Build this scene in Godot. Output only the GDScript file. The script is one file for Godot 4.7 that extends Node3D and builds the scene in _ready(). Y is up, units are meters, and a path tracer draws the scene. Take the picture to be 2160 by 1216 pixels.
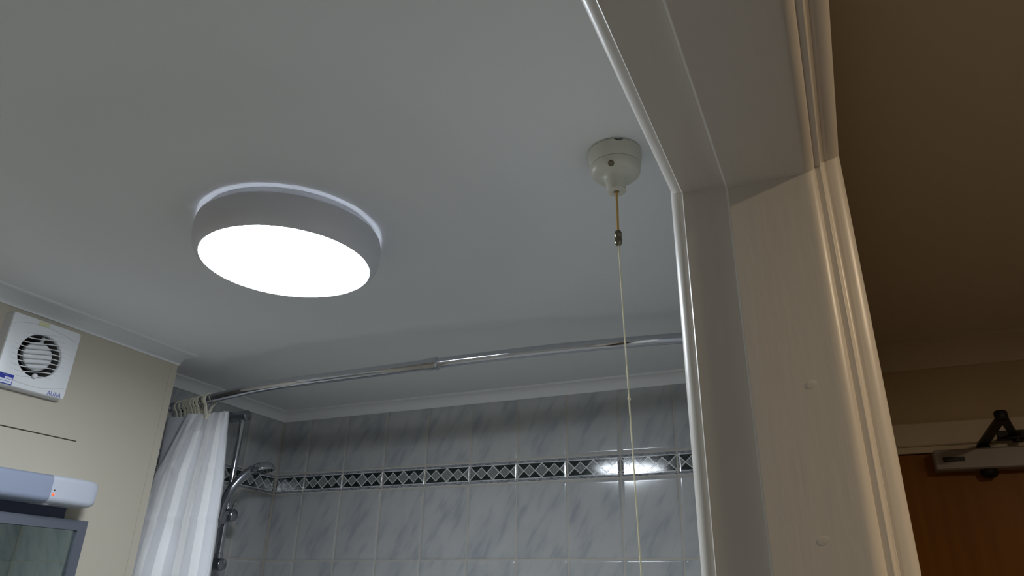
extends Node3D
# Bathroom ceiling seen from the doorway. Distances are measured from the camera:
# x to the right along the tiled back wall, h above the lens, d into the depth.
const EYE := 1.70
const CEIL := 0.585          # ceiling above the lens
const BACK := 1.89           # tiled back wall
const SIDE := -1.734         # tiled shower end wall
const CREAM := -1.552        # cream boxed-out wall
const CREAM_END := 1.265
const DOOR_IN := -0.0936     # bathroom face of the door wall
const DOOR_OUT := 0.0194     # hall face of the door wall
const HALL_END := 1.88

var taken := {}
var rng := RandomNumberGenerator.new()

func P(x: float, h: float, d: float) -> Vector3:
	return Vector3(x, EYE + h, -d)

# ---------------------------------------------------------------- nodes
func numbered(called: String) -> String:
	if not taken.has(called):
		taken[called] = 0
		return called
	taken[called] += 1
	return "%s_%03d" % [called, taken[called]]

func thing(called: String, label: String, category: String, at: Vector3, group := "", kind := "") -> Node3D:
	var o := Node3D.new()
	o.name = numbered(called)
	add_child(o)
	o.position = at
	o.set_meta("label", label)
	o.set_meta("category", category)
	if group != "":
		o.set_meta("group", group)
	if kind != "":
		o.set_meta("kind", kind)
	return o

func origin_of(n: Node) -> Vector3:
	var at := Vector3.ZERO
	while n != null and n != self:
		if n is Node3D:
			at += n.position
		n = n.get_parent()
	return at

# ---------------------------------------------------------------- mesh building
class MB:
	var v := PackedVector3Array()
	var uv := PackedVector2Array()
	var g := PackedInt32Array()
	func tri(a: Vector3, b: Vector3, c: Vector3, grp := -1, ua := Vector2.ZERO, ub := Vector2.ZERO, uc := Vector2.ZERO) -> void:
		v.append(a); v.append(b); v.append(c)
		uv.append(ua); uv.append(ub); uv.append(uc)
		g.append(grp)
	func quad(a: Vector3, b: Vector3, c: Vector3, d: Vector3, grp := -1, ua := Vector2.ZERO, ub := Vector2.ZERO, uc := Vector2.ZERO, ud := Vector2.ZERO) -> void:
		tri(a, b, c, grp, ua, ub, uc)
		tri(a, c, d, grp, ua, uc, ud)
	func loft(rings: Array, wrap := true, groups := [], cap0 := true, cap1 := true) -> void:
		var n: int = rings[0].size()
		var m := n if wrap else n - 1
		for i in rings.size() - 1:
			for j in m:
				var k := (j + 1) % n
				var grp: int = 1 if groups.is_empty() else groups[j]
				var u0 := float(j) / m
				var u1 := float(j + 1) / m
				var w0 := float(i) / (rings.size() - 1)
				var w1 := float(i + 1) / (rings.size() - 1)
				quad(rings[i][j], rings[i][k], rings[i + 1][k], rings[i + 1][j], grp, Vector2(u0, w0), Vector2(u1, w0), Vector2(u1, w1), Vector2(u0, w1))
		if wrap:
			if cap0:
				cap(rings[0], true)
			if cap1:
				cap(rings[rings.size() - 1], false)
	func cap(r: PackedVector3Array, back: bool) -> void:
		for j in range(1, r.size() - 1):
			if back:
				tri(r[0], r[j + 1], r[j])
			else:
				tri(r[0], r[j], r[j + 1])
	func box(lo: Vector3, hi: Vector3, ch := 0.0) -> void:
		# chamfered box
		var c := ch
		var rings := []
		var ys := [[lo.y, c], [lo.y + c, 0.0], [hi.y - c, 0.0], [hi.y, c]] if c > 0.0 else [[lo.y, 0.0], [hi.y, 0.0]]
		for e in ys:
			var y: float = e[0]
			var i: float = e[1]
			var a := Vector3(lo.x + i, y, lo.z + i)
			var b := Vector3(hi.x - i, y, hi.z - i)
			if c > 0.0:
				var q := c if i == 0.0 else 0.0
				rings.append(PackedVector3Array([Vector3(a.x + q, y, a.z), Vector3(b.x - q, y, a.z), Vector3(b.x, y, a.z + q), Vector3(b.x, y, b.z - q), Vector3(b.x - q, y, b.z), Vector3(a.x + q, y, b.z), Vector3(a.x, y, b.z - q), Vector3(a.x, y, a.z + q)]))
			else:
				rings.append(PackedVector3Array([a, Vector3(b.x, y, a.z), b, Vector3(a.x, y, b.z)]))
		var gr := []
		for j in rings[0].size():
			gr.append(-1)
		loft(rings, true, gr)
	func tube(path: PackedVector3Array, radii: Array, sides := 16, caps := true) -> void:
		var rings := []
		var up := Vector3.UP
		var t0 := (path[1] - path[0]).normalized()
		if absf(t0.dot(up)) > 0.9:
			up = Vector3.RIGHT
		var nx := t0.cross(up).normalized()
		for i in path.size():
			var t: Vector3
			if i == 0:
				t = path[1] - path[0]
			elif i == path.size() - 1:
				t = path[i] - path[i - 1]
			else:
				t = path[i + 1] - path[i - 1]
			t = t.normalized()
			nx = (nx - t * nx.dot(t)).normalized()
			var ny := t.cross(nx)
			var r: float = radii[mini(i, radii.size() - 1)]
			var ring := PackedVector3Array()
			for j in sides:
				var a := TAU * j / sides
				ring.append(path[i] + nx * cos(a) * r + ny * sin(a) * r)
			rings.append(ring)
		loft(rings, true, [], caps, caps)
	func lathe(c: Vector3, axis: Vector3, prof: Array, sides := 48, crease := 0.6) -> void:
		# prof: [radius, along axis]; edges turning more than crease radians stay sharp
		var e1 := axis.cross(Vector3.UP if absf(axis.y) < 0.9 else Vector3.RIGHT).normalized()
		var e2 := axis.cross(e1)
		var rings := []
		for p in prof:
			var ring := PackedVector3Array()
			for j in sides:
				var a := TAU * j / sides
				ring.append(c + axis * p[1] + (e1 * cos(a) + e2 * sin(a)) * maxf(p[0], 0.00002))
			rings.append(ring)
		var grp := 1
		for i in rings.size() - 1:
			if i > 0:
				var d0 := Vector2(prof[i][0] - prof[i - 1][0], prof[i][1] - prof[i - 1][1])
				var d1 := Vector2(prof[i + 1][0] - prof[i][0], prof[i + 1][1] - prof[i][1])
				if absf(d0.angle_to(d1)) > crease:
					grp += 1
			for j in sides:
				var k := (j + 1) % sides
				quad(rings[i][j], rings[i][k], rings[i + 1][k], rings[i + 1][j], grp, Vector2(float(j) / sides, prof[i][1]), Vector2(float(j + 1) / sides, prof[i][1]), Vector2(float(j + 1) / sides, prof[i + 1][1]), Vector2(float(j) / sides, prof[i + 1][1]))
	func mesh(off: Vector3, mat: Material) -> ArrayMesh:
		var vol := 0.0
		var mid := Vector3.ZERO
		for p in v:
			mid += p
		mid /= maxi(v.size(), 1)
		for i in range(0, v.size(), 3):
			vol += (v[i] - mid).dot((v[i + 1] - mid).cross(v[i + 2] - mid))
		var st := SurfaceTool.new()
		st.begin(Mesh.PRIMITIVE_TRIANGLES)
		var order := [0, 2, 1] if vol > 0.0 else [0, 1, 2]
		for i in range(0, v.size(), 3):
			st.set_smooth_group(g[i / 3])
			for k in order:
				st.set_uv(uv[i + k])
				st.add_vertex(v[i + k] - off)
		st.generate_normals()
		if mat:
			st.set_material(mat)
		return st.commit()

func put(m: MB, called: String, mat: Material, parent: Node, label := "") -> MeshInstance3D:
	var o := MeshInstance3D.new()
	o.mesh = m.mesh(origin_of(parent), mat)
	o.name = called
	o.cast_shadow = GeometryInstance3D.SHADOW_CASTING_SETTING_ON
	parent.add_child(o, true)
	if label != "":
		o.set_meta("label", label)
	return o

func inst(mesh: Mesh, called: String, parent: Node, xf: Transform3D) -> MeshInstance3D:
	var o := MeshInstance3D.new()
	o.mesh = mesh
	o.name = called
	o.transform = xf
	parent.add_child(o, true)
	return o

func structure(called: String, m: MB, mat: Material, label: String, category: String) -> MeshInstance3D:
	var o := put(m, numbered(called), mat, self, label)
	o.set_meta("kind", "structure")
	o.set_meta("category", category)
	return o

# ---------------------------------------------------------------- materials
func noise_image(seed_: int, freq: float, size: int, octaves := 4) -> Image:
	var n := FastNoiseLite.new()
	n.seed = seed_
	n.frequency = freq
	n.noise_type = FastNoiseLite.TYPE_SIMPLEX_SMOOTH
	n.fractal_octaves = octaves
	var im := n.get_seamless_image(size, size)
	im.convert(Image.FORMAT_RGB8)
	return im

func tex(im: Image) -> ImageTexture:
	im.generate_mipmaps()
	return ImageTexture.create_from_image(im)

func mat(called: String, c: Color, rough: float, metal := 0.0) -> StandardMaterial3D:
	var m := StandardMaterial3D.new()
	m.resource_name = called
	m.albedo_color = c
	m.roughness = rough
	m.metallic = metal
	return m

func relief(m: StandardMaterial3D, t: Texture2D, cm: float, sc: Vector3) -> void:
	m.uv1_triplanar = true
	m.uv1_world_triplanar = true
	m.uv1_scale = sc
	m.heightmap_enabled = true
	m.heightmap_texture = t
	m.heightmap_scale = cm

var M := {}

func make_materials() -> void:
	var fine := tex(noise_image(3, 0.02, 256, 4))
	var coarse := tex(noise_image(8, 0.012, 256, 3))
	M.ceiling = mat("ceiling emulsion", Color(0.915, 0.92, 0.92), 0.85)
	relief(M.ceiling, fine, 0.02, Vector3(5, 5, 5))
	M.cream = mat("cream eggshell paint", Color(0.725, 0.695, 0.63), 0.5)
	relief(M.cream, fine, 0.012, Vector3(6, 6, 6))
	M.pale_wall = mat("pale bathroom paint", Color(0.88, 0.87, 0.84), 0.5)
	relief(M.pale_wall, fine, 0.012, Vector3(6, 6, 6))
	M.cornice = mat("white cornice paint", Color(0.89, 0.89, 0.885), 0.6)
	relief(M.cornice, coarse, 0.02, Vector3(6, 6, 6))
	M.gloss_up = mat("white gloss paint", Color(0.91, 0.89, 0.86), 0.34)
	relief(M.gloss_up, fine, 0.02, Vector3(16, 2.2, 16))
	M.gloss_along = mat("white gloss paint over head", Color(0.91, 0.89, 0.86), 0.34)
	relief(M.gloss_along, fine, 0.02, Vector3(16, 16, 2.2))
	M.hall_wall = mat("hall cream paint", Color(0.82, 0.755, 0.64), 0.75)
	relief(M.hall_wall, fine, 0.015, Vector3(6, 6, 6))
	M.hall_ceiling = mat("hall ceiling paint", Color(0.88, 0.855, 0.80), 0.85)
	relief(M.hall_ceiling, fine, 0.02, Vector3(5, 5, 5))
	M.hall_trim = mat("hall cream trim paint", Color(0.88, 0.84, 0.77), 0.5)
	M.grout = mat("grout", Color(0.70, 0.68, 0.64), 0.85)
	M.chrome = mat("chrome", Color(0.78, 0.79, 0.81), 0.07, 1.0)
	M.chrome_dull = mat("dull chrome", Color(0.64, 0.65, 0.68), 0.24, 1.0)
	M.white_plastic = mat("white plastic", Color(0.88, 0.885, 0.89), 0.32)
	M.lamp_body = mat("white lamp plastic", Color(0.86, 0.86, 0.88), 0.4)
	M.diffuser = mat("glowing diffuser", Color(0.95, 0.95, 0.95), 0.35)
	M.diffuser.emission_enabled = true
	M.diffuser.emission = Color(0.92, 0.96, 1.0)
	M.diffuser.emission_energy_multiplier = 36.0
	M.duct = mat("grey duct plastic", Color(0.45, 0.44, 0.42), 0.6)
	M.aged_white = mat("aged white plastic", Color(0.80, 0.79, 0.735), 0.38)
	relief(M.aged_white, coarse, 0.01, Vector3(12, 12, 12))
	M.cord_tan = mat("tan braided cord", Color(0.72, 0.58, 0.34), 0.8)
	M.cord_cream = mat("cream cord", Color(0.83, 0.80, 0.66), 0.7)
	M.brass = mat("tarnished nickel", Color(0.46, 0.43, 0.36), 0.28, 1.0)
	M.ring = mat("ivory ring plastic", Color(0.90, 0.88, 0.80), 0.4)
	M.blue = mat("blue print", Color(0.12, 0.24, 0.62), 0.5)
	M.tape = mat("yellowed tape", Color(0.84, 0.83, 0.66), 0.5)
	M.crease = mat("moulded groove shade", Color(0.66, 0.68, 0.70), 0.5)  # darker grey stands in for the shade inside a groove
	M.alu = mat("satin aluminium", Color(0.53, 0.55, 0.60), 0.38, 0.75)
	M.slate = mat("slate grey panel", Color(0.30, 0.32, 0.40), 0.35, 0.3)
	M.mirror = mat("mirror silver", Color(0.80, 0.86, 0.84), 0.02, 1.0)
	M.shade_diffuser = mat("frosted diffuser", Color(0.54, 0.57, 0.645), 0.38)
	M.cap_plastic = mat("end cap plastic", Color(0.705, 0.72, 0.76), 0.3)
	M.indicator = mat("indicator lamp", Color(1.0, 0.45, 0.25), 0.4)
	M.indicator.emission_enabled = true
	M.indicator.emission = Color(1.0, 0.28, 0.12)
	M.indicator.emission_energy_multiplier = 1.0
	M.closer = mat("silver painted closer", Color(0.62, 0.60, 0.61), 0.5, 0.2)
	M.arm = mat("dark steel arm", Color(0.10, 0.095, 0.09), 0.5, 0.4)
	M.plate = mat("dark label", Color(0.08, 0.08, 0.08), 0.5)
	M.plate_print = mat("grey label print", Color(0.30, 0.29, 0.28), 0.5)
	M.floor = mat("vinyl floor", Color(0.89, 0.885, 0.875), 0.5)
	relief(M.floor, coarse, 0.01, Vector3(5, 5, 5))
	M.carpet = mat("hall carpet", Color(0.21, 0.125, 0.065), 0.95)
	relief(M.carpet, fine, 0.2, Vector3(30, 30, 30))
	M.hall_lamp = mat("glowing hall lamp", Color(0.95, 0.9, 0.8), 0.4)
	M.hall_lamp.emission_enabled = true
	M.hall_lamp.emission = Color(1.0, 0.89, 0.74)
	M.hall_lamp.emission_energy_multiplier = 22.5
	# wood veneer
	var n := FastNoiseLite.new()
	n.seed = 21
	n.frequency = 0.01
	n.fractal_octaves = 4
	var wood := Image.create(256, 512, false, Image.FORMAT_RGB8)
	for y in 512:
		for x in 256:
			var a := 0.5 + 0.5 * n.get_noise_2d(x * 6.0, y * 0.35)
			var b := 0.5 + 0.5 * n.get_noise_2d(x * 1.2 + 400.0, y * 0.2)
			var k := clampf(0.55 * a + 0.45 * b, 0.0, 1.0)
			wood.set_pixel(x, y, Color(0.49, 0.295, 0.03).lerp(Color(0.64, 0.42, 0.08), k))
	M.veneer = mat("orange wood veneer", Color.WHITE, 0.42)
	M.veneer.metallic_specular = 0.35
	M.veneer.albedo_texture = tex(wood)
	M.veneer.uv1_triplanar = true
	M.veneer.uv1_world_triplanar = true
	M.veneer.uv1_scale = Vector3(2.2, 0.8, 2.2)
	# marbled tile glaze
	var s := FastNoiseLite.new()
	s.seed = 5
	s.frequency = 0.006
	s.fractal_octaves = 4
	var s2 := FastNoiseLite.new()
	s2.seed = 12
	s2.frequency = 0.008
	s2.fractal_octaves = 3
	var marble := Image.create(640, 640, false, Image.FORMAT_RGB8)
	var ca := cos(deg_to_rad(62.0))
	var sa := sin(deg_to_rad(62.0))
	for y in 640:
		for x in 640:
			var al := x * ca - y * sa       # along a streak, up to the right
			var ac := x * sa + y * ca
			var st := s.get_noise_2d(ac * 4.6, al * 1.0)
			var cl := s2.get_noise_2d(ac * 1.2, al * 0.6)
			var k := 0.55 * smoothstep(-0.05, 0.65, st + 0.35 * cl) + 0.45 * smoothstep(-0.35, 0.55, cl)
			var c := Color(0.70, 0.70, 0.695).lerp(Color(0.60, 0.615, 0.63), clampf(k, 0.0, 1.0))
			marble.set_pixel(x, y, c)
	M.tile = mat("marbled tile glaze", Color.WHITE, 0.10)
	M.tile.albedo_texture = tex(marble)
	# printed border tile
	var w := 384
	var hh := 160
	var bi := Image.create(w, hh, false, Image.FORMAT_RGB8)
	var hi := Image.create(w, hh, false, Image.FORMAT_RGB8)
	var gn := FastNoiseLite.new()
	gn.seed = 31
	gn.frequency = 0.09
	gn.fractal_octaves = 3
	var pale := Color(0.80, 0.80, 0.80)
	for y in hh:
		for x in w:
			var u := (x + 0.5) / w
			var t := (y + 0.5) / hh
			var gr := gn.get_noise_2d(x, y)
			var c := pale
			var raised := 1.0
			if (t > 0.035 and t < 0.15) or (t > 0.85 and t < 0.965):
				var sk := gn.get_noise_2d(x * 0.18 + 90.0, y * 1.6)
				c = Color(0.60, 0.61, 0.63).lerp(Color(0.36, 0.38, 0.40), smoothstep(0.05, 0.5, sk + 0.12))
				raised = 0.55
			elif t > 0.19 and t < 0.81:
				var dy := absf(t - 0.5) / 0.31
				var big := 9.0
				for cx in [0.0, 0.5, 1.0]:
					big = minf(big, absf(u - cx) / 0.136 + dy - 1.0)
				var small := 9.0
				for cx in [0.25, 0.75]:
					small = minf(small, absf(u - cx) / 0.112 + dy / 0.80 - 1.0)
				var line := minf(absf(big), absf(small))
				if line < 0.105:
					c = pale
				elif big < 0.0 or small < 0.0:
					c = Color(0.55, 0.56, 0.56).lerp(Color(0.40, 0.41, 0.41), clampf(0.5 + gr * 1.4, 0.0, 1.0))
					raised = 0.35
				else:
					c = Color(0.09, 0.13, 0.13).lerp(Color(0.22, 0.26, 0.26), clampf(gr * 1.6, 0.0, 1.0))
					raised = 0.25
			bi.set_pixel(x, y, c)
			hi.set_pixel(x, y, Color(raised, raised, raised))
	M.border = mat("printed border tile", Color.WHITE, 0.09)
	M.border.albedo_texture = tex(bi)
	M.border.heightmap_enabled = true
	M.border.heightmap_texture = tex(hi)
	M.border.heightmap_scale = 0.02
	# striped curtain cloth: plain and satin bands
	var ci := Image.create(64, 8, false, Image.FORMAT_RGB8)
	var ri := Image.create(64, 8, false, Image.FORMAT_RGB8)
	for x in 64:
		var k := smoothstep(0.46, 0.5, absf(x / 64.0 - 0.5) * 2.0)
		for y in 8:
			ci.set_pixel(x, y, Color(0.95, 0.95, 0.96).lerp(Color(0.85, 0.85, 0.87), k))
			ri.set_pixel(x, y, Color(0.34, 0.34, 0.34).lerp(Color(0.8, 0.8, 0.8), k))
	M.curtain = mat("striped curtain cloth", Color.WHITE, 1.0)
	M.curtain.albedo_texture = tex(ci)
	M.curtain.roughness_texture = tex(ri)
	M.curtain.cull_mode = BaseMaterial3D.CULL_DISABLED
	M.curtain.backlight_enabled = true
	M.curtain.backlight = Color(0.14, 0.14, 0.145)
	# small printed sticker
	var si := Image.create(128, 48, false, Image.FORMAT_RGB8)
	si.fill(Color(0.90, 0.91, 0.93))
	var ink := Color(0.10, 0.17, 0.60)
	si.fill_rect(Rect2i(0, 0, 128, 14), ink)
	si.fill_rect(Rect2i(0, 14, 78, 8), ink)
	si.fill_rect(Rect2i(124, 0, 4, 48), ink)
	si.fill_rect(Rect2i(0, 44, 128, 4), ink)
	for y in [22, 33]:
		si.fill_rect(Rect2i(0, y, 128, 2), ink)
	for y in [27, 38]:
		for x in 22:
			si.fill_rect(Rect2i(4 + x * 5, y, 3, 2), Color(0.55, 0.58, 0.68))
	for x in 7:
		si.fill_rect(Rect2i(84 + x * 5, 16, 3, 3), Color(0.6, 0.63, 0.72))
	M.sticker = mat("printed sticker", Color.WHITE, 0.4)
	M.sticker.albedo_texture = tex(si)

# ---------------------------------------------------------------- shapes shared by several things
func cove(s: float) -> Array:
	# [projection from wall, drop from ceiling]
	var p := [[0.0, 0.0], [s, 0.0], [s, s * 0.11], [s * 0.93, s * 0.12]]
	for i in 9:
		var a := PI / 2 * i / 8.0
		p.append([s * (0.93 - 0.78 * sin(a)), s * (0.92 - 0.78 * cos(a))])
	p.append([s * 0.13, s])
	p.append([0.0, s])
	return p

func cove_groups() -> Array:
	var g := [-1, -1, -1, 2]
	for i in 8:
		g.append(2)
	g.append(-1); g.append(-1); g.append(-1)
	return g

func pillow_mesh(w: float, h: float, uv0: Vector2, uv1: Vector2, m: Material) -> ArrayMesh:
	# glazed tile, face at z = 0 towards +z, softly rounded towards its edges
	var sx := [-w / 2, -w / 2 + 0.0022, -w / 2 + 0.0085, w / 2 - 0.0085, w / 2 - 0.0022, w / 2]
	var sy := [-h / 2, -h / 2 + 0.0022, -h / 2 + 0.0085, h / 2 - 0.0085, h / 2 - 0.0022, h / 2]
	var dz := [-0.0028, -0.0005, 0.0, 0.0, -0.0005, -0.0028]
	var tl := [-1.9, -0.28, 0.0, 0.0, 0.28, 1.9]
	var st := SurfaceTool.new()
	st.begin(Mesh.PRIMITIVE_TRIANGLES)
	for j in 6:
		for i in 6:
			st.set_normal(Vector3(tl[i], tl[j], 1.0).normalized())
			var fu: float = (sx[i] + w / 2) / w
			var fv: float = 1.0 - (sy[j] + h / 2) / h
			st.set_uv(Vector2(lerpf(uv0.x, uv1.x, fu), lerpf(uv0.y, uv1.y, fv)))
			st.add_vertex(Vector3(sx[i], sy[j], minf(dz[i], dz[j]) if (i in [0, 5] or j in [0, 5]) else dz[i] + dz[j]))
	for j in 5:
		for i in 5:
			var a := j * 6 + i
			for q in [a, a + 6, a + 1, a + 1, a + 6, a + 7]:
				st.add_index(q)
	st.set_material(m)
	return st.commit()

var tile_cache := {}

func tile_mesh(w: float, h: float, variant: int, border: bool) -> ArrayMesh:
	var key := "%d_%d_%d_%s" % [roundi(w * 10000), roundi(h * 10000), variant, border]
	if not tile_cache.has(key):
		if border:
			tile_cache[key] = pillow_mesh(w, h, Vector2(0, 0), Vector2(w / 0.1505, 1), M.border)
		else:
			var o := Vector2(0.29 * (variant % 3) + 0.03 * variant, 0.27 * (variant / 3) + 0.05 * (variant % 2))
			tile_cache[key] = pillow_mesh(w, h, o, o + Vector2(w / 0.60, h / 0.60), M.tile)
	return tile_cache[key]

func lay_tiles(wall: Node3D, stops: Array, rows: Array, face: Callable) -> void:
	# stops: joints across; rows: [bottom, top, is border]; face(across, height) gives the transform of a tile
	var gap := 0.0022
	var k := 0
	for r in rows:
		for i in stops.size() - 1:
			var a: float = stops[i]
			var b: float = stops[i + 1]
			var w := b - a - gap
			var h: float = r[1] - r[0] - gap
			var ms := tile_mesh(w, h, (k * 5 + i * 2) % 7, r[2])
			var xf: Transform3D = face.call((a + b) / 2, (r[0] + r[1]) / 2)
			var wob := Basis.from_euler(Vector3(rng.randf_range(-0.0022, 0.0022), rng.randf_range(-0.0022, 0.0022), 0))
			xf = Transform3D(xf.basis * wob, xf.origin - origin_of(wall))
			inst(ms, "border_tile" if r[2] else "tile", wall, xf)
		k += 1

func catmull(p: Array, steps: int) -> PackedVector3Array:
	var out := PackedVector3Array()
	for i in p.size() - 1:
		var a: Vector3 = p[maxi(i - 1, 0)]
		var b: Vector3 = p[i]
		var c: Vector3 = p[i + 1]
		var d: Vector3 = p[mini(i + 2, p.size() - 1)]
		for k in steps:
			out.append(b.cubic_interpolate(c, a, d, float(k) / steps))
	out.append(p[p.size() - 1])
	return out

# ================================================================ scene
func _ready() -> void:
	rng.seed = 77
	# camera
	var cam := Camera3D.new()
	cam.name = "camera"
	add_child(cam)
	cam.position = Vector3(0, EYE, 0)
	cam.fov = 44.02
	cam.near = 0.02
	# yaw 24.97 deg left, pitch 23.85 deg up, roll 1.29 deg
	var right := Vector3(0.91015503, 0.02057032, -0.41375679)
	var up := Vector3(0.15026289, 0.91435641, 0.37599657)
	var fwd := Vector3(-0.38605555, 0.40438747, -0.82911513)
	cam.basis = Basis(right, up, -fwd)
	cam.current = true
	# surroundings: closed rooms, no daylight
	var we := WorldEnvironment.new()
	we.name = "world_environment"
	var env := Environment.new()
	env.background_mode = Environment.BG_COLOR
	env.background_color = Color(0, 0, 0)
	env.tonemap_mode = Environment.TONE_MAPPER_LINEAR
	env.tonemap_exposure = 1.0
	env.sdfgi_enabled = true
	env.ssao_enabled = true
	env.ssil_enabled = true
	we.environment = env
	add_child(we)
	make_materials()
	build_shell()
	build_tiles()
	build_cornices()
	build_door_frame()
	build_hall_door()
	build_ceiling_light()
	build_hall_light()
	build_pull_switch()
	build_rail_and_rings()
	build_curtain()
	build_shower()
	build_fan()
	build_mirror_and_light()
	build_closer()

# ---------------------------------------------------------------- rooms
func wall_box(lo: Vector3, hi: Vector3) -> MB:
	var m := MB.new()
	m.box(lo, hi)
	return m

func build_shell() -> void:
	var FL := -EYE
	var near_bath := -0.75
	var near_hall := -2.6
	# ceilings and floors
	var m := wall_box(P(SIDE - 0.1, CEIL, BACK + 0.12), P(DOOR_IN + 0.05, CEIL + 0.1, near_bath - 0.1))
	structure("ceiling", m, M.ceiling, "white painted bathroom ceiling around the glowing round light", "ceiling")
	m = wall_box(P(DOOR_IN + 0.05, CEIL, BACK + 0.12), P(2.30, CEIL + 0.1, near_hall - 0.1))
	structure("ceiling_hall", m, M.hall_ceiling, "dim brown-lit hall ceiling beyond the door frame", "ceiling")
	m = wall_box(P(SIDE - 0.1, FL - 0.1, BACK + 0.12), P(-0.035, FL, near_bath - 0.1))
	structure("floor", m, M.floor, "pale vinyl bathroom floor below the ceiling light", "floor")
	m = wall_box(P(-0.035, FL - 0.1, BACK + 0.12), P(2.30, FL, near_hall - 0.1))
	structure("floor_hall", m, M.carpet, "brown hall carpet outside the bathroom doorway", "floor")
	# cream boxed-out wall: panels with a narrow slot between them
	m = MB.new()
	var bk := CREAM - 0.025
	var deep := CREAM - 0.15
	m.box(P(SIDE - 0.1, FL, CREAM_END), P(deep, CEIL, near_bath))
	# the duct of the fan runs through a hole in the panels
	for e in [[deep, bk, FL, CREAM_END], [bk, CREAM, 0.3118, 1.047]]:
		m.box(P(e[0], 0.510, e[3]), P(e[1], CEIL, near_bath))
		m.box(P(e[0], e[2], e[3]), P(e[1], 0.412, near_bath))
		m.box(P(e[0], 0.412, e[3]), P(e[1], 0.510, 0.948))
		m.box(P(e[0], 0.412, 0.850), P(e[1], 0.510, near_bath))
	m.box(P(bk, FL, 1.047), P(CREAM, 0.3092, near_bath))
	m.box(P(bk, FL, 1.246), P(CREAM, CEIL, 1.047))
	var w := structure("wall_left", m, M.cream, "cream painted boxed-out wall carrying the fan and mirror", "wall")
	m = MB.new()
	m.box(P(bk, FL, CREAM_END + 0.0005), P(CREAM + 0.0010, CEIL - 0.02, 1.2461))
	put(m, "edge_strip", M.cream, w, "cream strip along the wall end")
	# grout beds of the tiled walls
	m = wall_box(P(SIDE - 0.1, FL, BACK + 0.1), P(SIDE - 0.0018, CEIL, CREAM_END))
	structure("wall_shower_end", m, M.grout, "grey marbled tile wall behind the shower riser rail", "wall")
	m = wall_box(P(SIDE - 0.1, FL, BACK + 0.1), P(DOOR_IN, CEIL, BACK + 0.0018))
	structure("wall_back", m, M.grout, "grey marbled tile back wall with diamond border", "wall")
	m = wall_box(P(SIDE - 0.1, FL, near_bath), P(DOOR_IN + 0.03, CEIL, near_bath - 0.1))
	structure("wall_front", m, M.pale_wall, "pale bathroom wall opposite the tiled wall", "wall")
	# wall that holds the doorway
	m = MB.new()
	m.box(P(DOOR_IN, FL, BACK + 0.1), P(DOOR_OUT, CEIL, 0.58))
	m.box(P(DOOR_IN, 0.362, 0.58), P(DOOR_OUT, CEIL, -0.29))
	m.box(P(DOOR_IN, FL, -0.29), P(DOOR_OUT, CEIL, near_hall))
	structure("wall_right", m, M.pale_wall, "pale wall around the bathroom doorway", "wall")
	# hall
	m = MB.new()
	m.box(P(DOOR_OUT, FL, HALL_END + 0.1), P(0.066, CEIL, HALL_END))
	m.box(P(0.066, 0.345, HALL_END + 0.1), P(0.916, CEIL, HALL_END))
	m.box(P(0.916, FL, HALL_END + 0.1), P(2.30, CEIL, HALL_END))
	structure("wall_hall_end", m, M.hall_wall, "shadowed cream wall above the wooden hall door", "wall")
	m = wall_box(P(2.20, FL, HALL_END), P(2.30, CEIL, near_hall))
	structure("wall_hall_right", m, M.hall_wall, "cream hall wall facing the bathroom doorway", "wall")
	m = wall_box(P(DOOR_OUT, FL, near_hall), P(2.30, CEIL, near_hall - 0.1))
	structure("wall_hall_rear", m, M.hall_wall, "cream hall wall opposite the wooden hall door", "wall")

func tile_rows() -> Array:
	var r := [[0.3775, 0.582, false], [0.3115, 0.3775, true]]
	var y := 0.3115
	while y > -1.1:
		r.append([y - 0.2035, y, false])
		y -= 0.2035
	return r

func build_tiles() -> void:
	var back := get_node("wall_back")
	var stops := []
	var x := -0.394 + 0.1525
	while x > SIDE + 0.06:
		stops.push_front(x)
		x -= 0.1525
	stops.push_front(SIDE + 0.001)
	stops.append(DOOR_IN - 0.008)
	lay_tiles(back, stops, tile_rows(), func(a, h): return Transform3D(Basis.IDENTITY, P(a, h, BACK)))
	# shower end wall: tiles face +x
	stops = [-(BACK - 0.001)]
	var d := BACK - 0.1525
	while d > CREAM_END + 0.03:
		stops.append(-d)
		d -= 0.1525
	stops.append(-(CREAM_END + 0.004))
	var end := get_node("wall_shower_end")
	var fx := Basis(Vector3.UP, PI / 2)
	var flipped := []
	for s in stops:
		flipped.append(s)
	# across runs along z; the tile's own x points to -z
	lay_tiles(end, flipped, tile_rows(), func(a, h): return Transform3D(fx, P(SIDE, h, -a)))
	# shower end of the door wall: tiles face -x
	stops = [-(BACK - 0.001)]
	d = BACK - 0.1525
	while d > 0.75:
		stops.append(-d)
		d -= 0.1525
	var fm := Basis(Vector3.UP, -PI / 2)
	var bed := get_node("wall_right")
	lay_tiles(bed, stops, tile_rows(), func(a, h): return Transform3D(fm, P(DOOR_IN - 0.004, h, -a)))

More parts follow.
